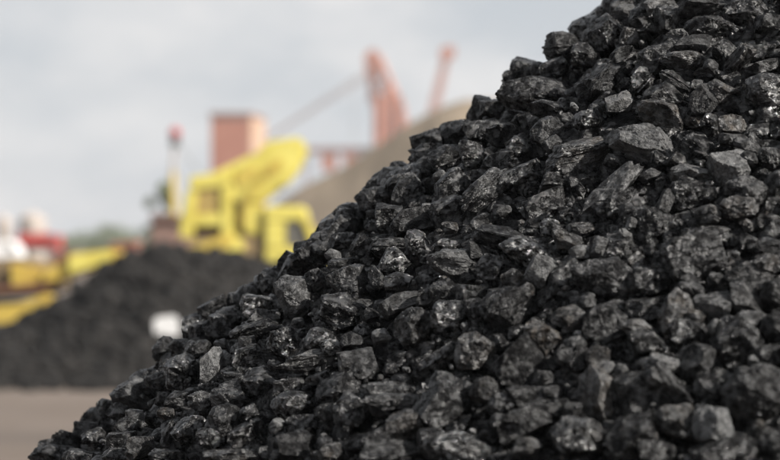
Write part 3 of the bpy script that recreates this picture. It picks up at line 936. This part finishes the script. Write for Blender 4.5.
# carriage frame in front of the arm
ff_ = part_poly('front_frame', ((188, 177), (230, 170), (232, 186), (190, 191.5)), D0, Y0 + .05, Y1 - .05, M_YEL, lo, .04)
for ya, yb in ((Y0 + .05, Y0 + .35), (Y1 - .35, Y1 - .05)):
    part_poly('upright', ((186, 190), (197, 190), (193, 238), (178, 238)), D0, ya, yb, M_YEL, ff_, .03)
    part_poly('upright', ((220, 186), (231, 184), (231, 240), (221, 240)), D0, ya, yb, M_YEL, ff_, .03)
    part_poly('rail', ((180, 215), (222, 213), (222, 226), (178, 227)), D0, ya + .02, yb - .02, M_YEL, ff_, .03)
part_poly('grille', ((195, 190.5), (221, 188), (221, 214), (193, 215)), D0, Y0 + .12, Y0 + .2, M_MUD, ff_, .01)
part_poly('back_plate', ((192, 227), (222, 225), (222, 240), (190, 240)), D0, Y0 + .5, Y0 + .65, M_RUSTY, ff_, .01)
b_ = bmesh.new(); bm_bar(b_, P(235, 246, Y0 + .02), P(235, 246, Y1 - .02), 9.5 * D0 / F, None, 20)
from_bm('pivot_drum', b_, M_YEL, lo, .03, True)
part_poly('push_beam', ((178, 250), (206, 243), (223, 233), (238, 240), (230, 249), (208, 252), (183, 258)), D0, Y0, Y0 + .4, M_OCHRE, lo, .04)
part_poly('push_beam', ((178, 250), (206, 243), (223, 233), (238, 240), (230, 249), (208, 252), (183, 258)), D0, Y1 - .4, Y1, M_OCHRE, lo, .04)
for wx in (205, 300):
    for wy in (Y0 + .1, Y1 - .1):
        wheel(lo, P(wx, 238, D0).x, wy, .62, .5, M_YEL)

# second machine: muddy excavator with its bent arm lying behind the heap's low end
D1 = 39.0
ex = empty('excavator', (P(20, 238, D1).x, D1 + .8, 0.06))
tag(ex, 'muddy ochre excavator with sloping yellow boom at the low end of the far heap', 'excavator')
part_poly('engine_house', ((-40, 262), (8, 258), (50, 264), (58, 284), (46, 296), (-40, 300)), D1, D1 + .5, D1 + 2.0, M_DIRT, ex, .06)
part_poly('boom', ((40, 272), (66, 260), (68, 254), (112, 249), (121, 252), (118, 259), (92, 270), (64, 280), (40, 284)), D1, D1 + .2, D1 + .75, M_OCHRE, ex, .04)
part_poly('boom_cover', ((67, 255), (110, 250.5), (113, 258), (92, 267), (67, 275)), D1, D1 + .08, D1 + .18, M_YEL, ex, .03)
part_poly('dipper_arm', ((-60, 306), (-20, 307), (20, 304), (38, 300), (46, 293), (57, 297), (55, 308), (44, 315), (22, 321), (-10, 324), (-60, 322)), D1, D1 - .3, D1 + .1, M_OCHRE, ex, .05)
part_poly('counterweight', ((6, 263), (38, 268), (40, 284), (8, 288)), D1, D1 + .3, D1 + .49, M_OCHRE, ex, .04)
part_poly('rail', ((-20, 288), (46, 285), (46, 289), (-20, 292)), D1, D1 + .2, D1 + .45, M_RUSTY, ex, .01)
part_poly('tool_box', ((45, 254), (64, 252), (64, 261), (45, 265)), D1, D1 + .8, D1 + 1.5, M_RUSTY, ex, .02)
part_poly('undercarriage', ((-40, 303), (52, 303), (52, 330), (-40, 330)), D1, D1 + .6, D1 + 1.9, M_DARK, ex, .05)
for ty in (D1 + .45, D1 + 1.75):
    bm = bmesh.new()
    x0, x1 = P(-50, 0, D1).x, P(60, 0, D1).x
    pts = [(x0 + .35 - .35 * math.cos(a), .41 + .35 * math.sin(a)) for a in [math.pi * (-.5 + k / 6) for k in range(7)]] 
    pts = [(x0 + .35 + .35 * math.cos(math.pi / 2 + math.pi * k / 6), .41 + .35 * math.sin(math.pi / 2 + math.pi * k / 6)) for k in range(7)]
    pts += [(x1 - .35 + .35 * math.cos(-math.pi / 2 + math.pi * k / 6), .41 + .35 * math.sin(-math.pi / 2 + math.pi * k / 6)) for k in range(7)]
    from_bm('crawler_track', bm_prism(bm, pts, ty, ty + .4), M_DARK, ex, .02)

# rusty skip between the machines
sk = empty('skip', (P(124, 238, 52).x, 52.6, 0.06))
part_poly('bin', ((112, 247), (134, 244), (131, 300), (116, 300)), 52, 52.0, 53.4, M_RUSTY, sk, .04)
part_poly('rim', ((110, 243), (136, 241), (136, 245), (110, 247)), 52, 51.95, 53.45, M_BRICK, sk, .02)
tag(sk, 'small rusty red skip between the two yellow machines', 'skip')

# white board on the flank of the far heap
wb = bmesh.new()
cw = P(166.5, 328, 30.5)
hw = 11.8 * 30.5 / F
pts = []
for k in range(28):
    a = 2 * math.pi * k / 28
    e = 0.42
    pts.append((hw * 1.04 * math.copysign(abs(math.cos(a)) ** e, math.cos(a)), hw * math.copysign(abs(math.sin(a)) ** e, math.sin(a))))
c8, s8 = math.cos(R(7)), math.sin(R(7))
bm_prism(wb, [(cw.x + x * c8 - z * s8, cw.z + x * s8 + z * c8) for x, z in pts], cw.y - .03, cw.y + .03)
o = from_bm('white_board', wb, M_WHITE, None, .012, True)
bm = bmesh.new()
bm_bar(bm, (cw.x, cw.y + .052, cw.z - hw - .9), (cw.x, cw.y + .052, cw.z + hw * .4), .02)
from_bm('stake', bm, M_GREY, o)
tag(o, 'blank white rounded board stuck in the flank of the far coal heap', 'board')

# mast with a red ball
DM = 90.0
ms = empty('signal_mast', (P(175, 238, DM).x, DM, 0))
pt = P(175, 133, DM)
bm = bmesh.new(); bm_bar(bm, (pt.x, DM, 0), (pt.x - .1, DM, P(0, 172, DM).z), .22, .16, 10)
from_bm('lower_mast', bm, M_OCHRE, ms, 0, True)
bm = bmesh.new(); bm_bar(bm, (pt.x - .1, DM, P(0, 172, DM).z), (pt.x, DM, pt.z), .10, .06, 10)
from_bm('upper_mast', bm, M_CREAM, ms, 0, True)
bm = bmesh.new(); bmesh.ops.create_uvsphere(bm, u_segments=20, v_segments=14, radius=.29)
bmesh.ops.translate(bm, verts=bm.verts, vec=pt)
ball = from_bm('ball', bm, M_SIGNAL, ms, 0, True)
bm = bmesh.new(); bm_bar(bm, (pt.x, DM, pt.z - .62), (pt.x, DM, pt.z - .3), .30, .22, 14)
from_bm('collar', bm, M_DARK, ms, 0, True)
bars('stay', [((pt.x + .05, DM, pt.z - .4), (P(212, 0, DM).x, DM + 1, P(0, 190, DM).z)), ((P(212, 0, DM).x, DM + 1, P(0, 190, DM).z), (P(235, 0, DM).x, DM + 1.5, 0))], .035, M_GREY, ms)
tag(ms, 'slim mast with a red ball on top beside the yellow loader', 'mast')

# red-brown conveyor house on legs
DH = 260.0
ch = empty('conveyor_house', (P(236, 238, DH).x, DH + 2, 0))
sc_ = DH / F
x0, x1 = P(211, 0, DH).x, P(250, 0, DH).x
zt, zb = P(0, 117, DH).z, P(0, 185, DH).z
ang = R(0)
side = P(264, 0, DH + 9.0)
# plan: front face x0..x1 at DH, turned so that its sunny end also shows
plan = [(x0, DH), (x1, DH), (side.x * 1.0, DH + 9.0), (side.x - (x1 - x0), DH + 9.0)]


def plan_prism(plan, z0, z1, grow=0.0):
    bm = bmesh.new()
    cx, cy = sum(p[0] for p in plan) / 4, sum(p[1] for p in plan) / 4
    pl = [(cx + (p[0] - cx) * (1 + grow), cy + (p[1] - cy) * (1 + grow)) for p in plan]
    a = [bm.verts.new((x, y, z0)) for x, y in pl]; b = [bm.verts.new((x, y, z1)) for x, y in pl]
    bm.faces.new(a); bm.faces.new(b[::-1])
    for i in range(4): bm.faces.new((a[i], a[(i + 1) % 4], b[(i + 1) % 4], b[i]))
    return bm


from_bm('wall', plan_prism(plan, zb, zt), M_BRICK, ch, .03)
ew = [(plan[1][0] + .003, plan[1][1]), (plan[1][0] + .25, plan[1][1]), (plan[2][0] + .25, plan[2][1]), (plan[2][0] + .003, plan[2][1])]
from_bm('sunlit_end', plan_prism(ew, zb, zt - .05), M_LIT_END, ch)  # thin slab added over the end, its paler colour standing in for sunlight
from_bm('roof', plan_prism(plan, zt + .003, zt + .62, .06), M_ROOF, ch, .03)
from_bm('floor_slab', plan_prism(plan, zb - .65, zb - .003, .04), M_ROOF, ch, .03)
for (x, y) in plan:
    cx, cy = sum(p[0] for p in plan) / 4, sum(p[1] for p in plan) / 4
    x, y = cx + (x - cx) * .9, cy + (y - cy) * .9
    bm = bmesh.new(); bm_bar(bm, (x, y, 0), (x, y, zb - .6), .35, .35, 8)
    from_bm('leg', bm, M_RED, ch)
tag(ch, 'red-brown boxy conveyor house on legs above the yellow loader', 'building')

# red harbour crane with lattice tower and long jib
DC = 420.0
CS = DC / 150
cr = empty('lattice_crane', (P(384, 238, DC).x, DC + 2, 0))
dep = 3.4 * CS


def leg3(name, a, b, y, r, mat=M_RED):
    bm = bmesh.new(); bm_bar(bm, P(a[0], a[1], DC) + Vector((0, y, 0)), P(b[0], b[1], DC) + Vector((0, y, 0)), r * CS, r * CS, 8)
    return from_bm(name, bm, mat, cr)


for y in (0, dep):
    leg3('tower_leg', (378, 268), (377, 96), y, .36)
    leg3('tower_leg', (403, 268), (401, 104), y, .36)
    leg3('head_leg', (371, 100), (371, 54), y * .5 + .8 * CS, .27)
    leg3('head_leg', (401, 104), (378, 54), y * .5 + .8 * CS, .25)
    leg3('tower_leg', (390, 268), (388, 84), y, .30)
    leg3('back_stay', (378, 54), (408, 122), y, .09)
part_poly('machine_house', ((373, 104), (383, 104), (384, 146), (373, 146)), DC, DC + .8, DC + dep - .8, M_RED, cr, .05)
part_poly('cabin', ((396, 106), (405, 108), (406, 130), (396, 130)), DC, DC + .8, DC + dep - .8, M_CREAM, cr, .05)
part_poly('crane_head', ((364, 56), (369, 49), (376, 49), (382, 66), (380, 76), (366, 76)), DC, DC + 1, DC + 4.8, M_RED, cr, .05)
for y in (0, dep):
    seg = []
    zz = [96, 112, 130, 150, 175, 205, 235]
    for a, b in zip(zz[:-1], zz[1:]):
        seg.append((P(377, a, DC) + Vector((0, y, 0)), P(402, b, DC) + Vector((0, y, 0))))
        seg.append((P(402, a, DC) + Vector((0, y, 0)), P(377, b, DC) + Vector((0, y, 0))))
    for a in (96, 104, 112, 121, 130, 140, 150):
        seg.append((P(377, a, DC) + Vector((0, y, 0)), P(402, a + 2, DC) + Vector((0, y, 0))))
    bars('tower_bracing', seg, .46, M_RED, cr)
seg = []
for a, b in ((76, 84), (84, 94), (94, 104)):
    seg.append((P(371, a, DC) + Vector((0, 1, 0)), P(388 + (b - 84) * .6, b, DC) + Vector((0, 1, 0))))
    seg.append((P(371, b, DC) + Vector((0, 1, 0)), P(384 + (a - 84) * .6, a, DC) + Vector((0, 1, 0))))
    seg.append((P(371, b, DC) + Vector((0, 1, 0)), P(388 + (b - 84) * .6, b, DC) + Vector((0, 1, 0))))
bars('head_bracing', seg, .26, M_RED, cr)
# jib coming down towards the loader, built of two chords with lacing
j0, j1 = P(366, 72, DC) + Vector((0, 1, 0)), P(262, 140, DC) + Vector((0, 1, 0))
jib = bars('jib', [(j0, j1), (j0 + Vector((0, 0, -1.4)), j1 + Vector((0, 0, -.4)))], .15, M_ROOF, cr)
seg = []
for k in range(14):
    a, b = j0.lerp(j1, k / 14), j0.lerp(j1, (k + 1) / 14)
    q = Vector((0, 0, -1.4 + 1.0 * (k + .5) / 14))
    m_ = a.lerp(b, .5) + q
    seg += [(a, m_), (m_, b)]
bars('jib_lacing', seg, .07, M_ROOF, jib)
bars('hoist_cable', [(P(354, 82, DC) + Vector((0, 1, 0)), P(353, 148, DC) + Vector((0, 1, 0)))], .1, M_GREY, cr)
gd = part_poly('gantry_beam', ((300, 147), (380, 147), (380, 153), (300, 153)), DC, DC + 1, DC + 5, M_RUSTY, cr, .05)
for a in ((321, 153.2, 336, 170), (344, 153.2, 358, 168)):
    part_poly('trolley_box', ((a[0], a[1]), (a[2], a[1]), (a[2], a[3]), (a[0], a[3])), DC, DC + 1.4, DC + 4.6, M_RED, gd, .05)
for px in (306, 330):
    bm = bmesh.new(); bm_bar(bm, (P(px, 0, DC).x, DC + 3, 0), (P(px, 0, DC).x, DC + 3, P(0, 153, DC).z), .32, .32, 8)
    from_bm('gantry_leg', bm, M_RUSTY, cr)
tag(cr, 'faded red lattice crane with gantry beam and thin jib against the sky', 'crane')

# slim second crane, only its slanting jib above the sand heap
D2 = 480.0
c2 = empty('jib_crane', (P(425, 238, D2).x, D2, 0))
a0, a1 = P(424, 150, D2), P(447, 54, D2)
for off in (Vector((-.9, 0, 0)), Vector((.9, 0, 0)), Vector((0, 1.8, 0))):
    bars('jib_chord', [(a0 + off * 1.6, a1 + off * .7)], .30, M_RED, c2)
seg = []
for k in range(16):
    p, q = a0.lerp(a1, k / 16), a0.lerp(a1, (k + 1) / 16)
    w = .9 * (1.6 - .9 * k / 16)
    seg += [(p + Vector((-w, 0, 0)), q + Vector((w, 0, 0))), (p + Vector((w, 0, 0)), q + Vector((-w, 0, 0)))]
bars('lacing', seg, .16, M_RED, c2)
part_poly('sheave_head', ((440, 50), (446, 46), (455, 47), (455, 57), (445, 63), (440, 60)), D2, D2 - 1.2, D2 + 1.2, M_RED, c2, .05)
bm = bmesh.new(); bm_bar(bm, (a0.x, D2, 0), (a0.x, D2, a0.z), 1.6, 1.5, 12)
from_bm('pedestal', bm, M_RED, c2)
tag(c2, 'slim faded red crane jib slanting up behind the sand heap', 'crane')

# ------------------------------------------------------------------ far edge of the yard
def box_px(name, x0, y0, x1, y1, D, depth, mat, parent, bevel=.05):
    return part_poly(name, ((x0, y0), (x1, y0), (x1, y1), (x0, y1)), D, D, D + depth, mat, parent, bevel)


DL = 130.0
for k, (xa, xb, yt, lab) in enumerate(((-4, 12, 217, 'cream storage tank at the picture edge beside a wider one'), (19, 46, 214, 'wide cream storage tank behind the red lorry'))):
    cx = P((xa + xb) / 2, 0, DL).x
    r = (xb - xa) / 2 * DL / F
    t = empty('storage_tank', (cx, DL + 8, 0))
    zt = P(0, yt + 4, DL + 8).z
    bm = bmesh.new(); bm_bar(bm, (cx * (DL + 8) / DL, DL + 8, 0), (cx * (DL + 8) / DL, DL + 8, zt), r * 1.06, None, 28)
    from_bm('shell', bm, M_CREAM, t, 0, True)
    bm = bmesh.new(); bm_bar(bm, (cx * (DL + 8) / DL, DL + 8, zt + .003), (cx * (DL + 8) / DL, DL + 8, zt + .45), r * 1.06, r * .3, 28)
    from_bm('roof', bm, M_CREAM, t, 0, True)
    tag(t, lab, 'tank', 'storage tanks far across the yard')
tr = empty('lorry', (P(38, 238, DL).x, DL + 1, 0))
box_px('load_box', 17, 233, 48, 246, DL, 2.2, M_SIGNAL, tr)
lc = box_px('cab', 49, 235, 58, 250, DL, 2.2, M_SIGNAL, tr)
box_px('window', 51, 236.5, 57, 241, DL - .03, .05, M_GLASS, lc, 0)
box_px('chassis', 17, 246.2, 49, 251, DL + .2, 1.8, M_DARK, tr)
for px in (22, 29, 53):
    wheel(tr, P(px, 0, DL).x, DL + .2, .5, .35, M_GREY)
    wheel(tr, P(px, 0, DL).x, DL + 2.0, .5, .35, M_GREY)
tag(tr, 'small red lorry parked far off below the cream tanks', 'lorry')
DV = 95.0
vn = empty('van', (P(6, 238, DV).x, DV + 1, 0))
vb = part_poly('body', ((-30, 243), (6, 240), (13, 243), (18, 251), (18, 271), (-30, 271)), DV, DV, DV + 1.9, M_WHITE, vn, .06)
part_poly('window', ((7, 244), (12, 245), (15, 251), (7, 251)), DV, DV - .03, DV + .02, M_GLASS, vb, 0)
for px in (-22, 10):
    for y in (DV + .1, DV + 1.8): wheel(vn, P(px, 0, DV).x, y, .34, .25, M_GREY)
tag(vn, 'white van parked at the picture edge in front of the red lorry', 'van')
DB = 72.0
sh = empty('brick_shed', (P(165, 238, DB).x, DB + 1.5, 0))
box_px('wall', 151, 221, 184, 300, DB, 3.0, M_SHED, sh)
part_poly('roof', ((148, 220.7), (154, 215), (182, 215), (187, 220.7)), DB, DB - .2, DB + 3.2, M_ROOF, sh, .03)
dr = box_px('door', 158, 240, 168, 290, DB - .06, .1, M_DARK, sh, 0)
tag(sh, 'low red-brown shed beside the mast behind the far coal heap', 'shed')


def tree(px, py_top, D, wpx, label, seed, n=1500):
    rg = random.Random(seed)
    base_ = P(px, 238, D); base_.z = 0
    top = P(px, py_top, D).z
    w = wpx * D / F
    t = empty('tree', base_)
    bm = bmesh.new()
    bm_bar(bm, base_, base_ + Vector((w * .03, 0, top * .55)), top * .035, top * .02, 8)
    for k in range(5):
        a = rg.uniform(0, 6.28)
        s_ = base_ + Vector((0, 0, top * rg.uniform(.28, .5)))
        bm_bar(bm, s_, s_ + Vector((math.cos(a) * w * .3, math.sin(a) * w * .3, top * .28)), top * .015, top * .006, 6)
    from_bm('trunk', bm, M_BARK, t)
    bm = bmesh.new()
    cl = [(rg.gauss(0, .16) * w, rg.gauss(0, .16) * w, top * rg.uniform(.30, .92), rg.uniform(.09, .20) * w) for _ in range(20)]
    for _ in range(n):
        c = rg.choice(cl)
        d = Vector((rg.gauss(0, 1), rg.gauss(0, 1), rg.gauss(0, 1))).normalized() * c[3] * rg.random() ** .4
        q = base_ + Vector((c[0], c[1], min(c[2], top - c[3] * .8))) + d
        s_ = top * rg.uniform(.018, .035)
        u = Vector((rg.gauss(0, 1), rg.gauss(0, 1), rg.gauss(0, 1))).normalized()
        v = u.orthogonal().normalized()
        bm.faces.new([bm.verts.new(q + u * s_ + v * 0), bm.verts.new(q + v * s_ * .6), bm.verts.new(q - u * s_), bm.verts.new(q - v * s_ * .6)])
    from_bm('crown', bm, M_LEAF, t)
    tag(t, label, 'tree', 'trees at the far edge of the yard')


tree(166, 180, 100, 36, 'dusky tree standing behind the mast and the red-brown shed', 1, 2600)
tree(72, 235, 150, 40, 'low far tree next to the red lorry', 2, 1500)
tree(92, 230, 155, 46, 'far tree between the lorry and the tallest of the distant trees', 3, 1500)
tree(110, 224, 145, 48, 'tallest tree of the hazy far row above the yellow boom', 4, 1700)
tree(132, 228, 160, 46, 'far tree closing the hazy row towards the shed', 5, 1500)
tree(150, 222, 120, 26, 'far bushy tree peeping out beside the red-brown shed', 6, 900)

# ------------------------------------------------------------------ the hazy air of the yard
bm = bmesh.new()
bm_box(bm, (-700, -30, -1.0), (700, 900, 56))
hz = from_bm('haze', bm, None)
mh = bpy.data.materials.new('haze')
mh.use_nodes = True
hn = mh.node_tree.nodes
hn.clear()
ho = hn.new('ShaderNodeOutputMaterial')
hv = hn.new('ShaderNodeVolumePrincipled')
hv.inputs['Color'].default_value = (0.90, 0.93, 0.97, 1)
hv.inputs['Density'].default_value = 0.0005
hv.inputs['Anisotropy'].default_value = 0.2
mh.node_tree.links.new(hv.outputs[0], ho.inputs['Volume'])
hz.data.materials.append(mh)
tag(hz, 'pale haze in the air of the yard', kind='stuff')
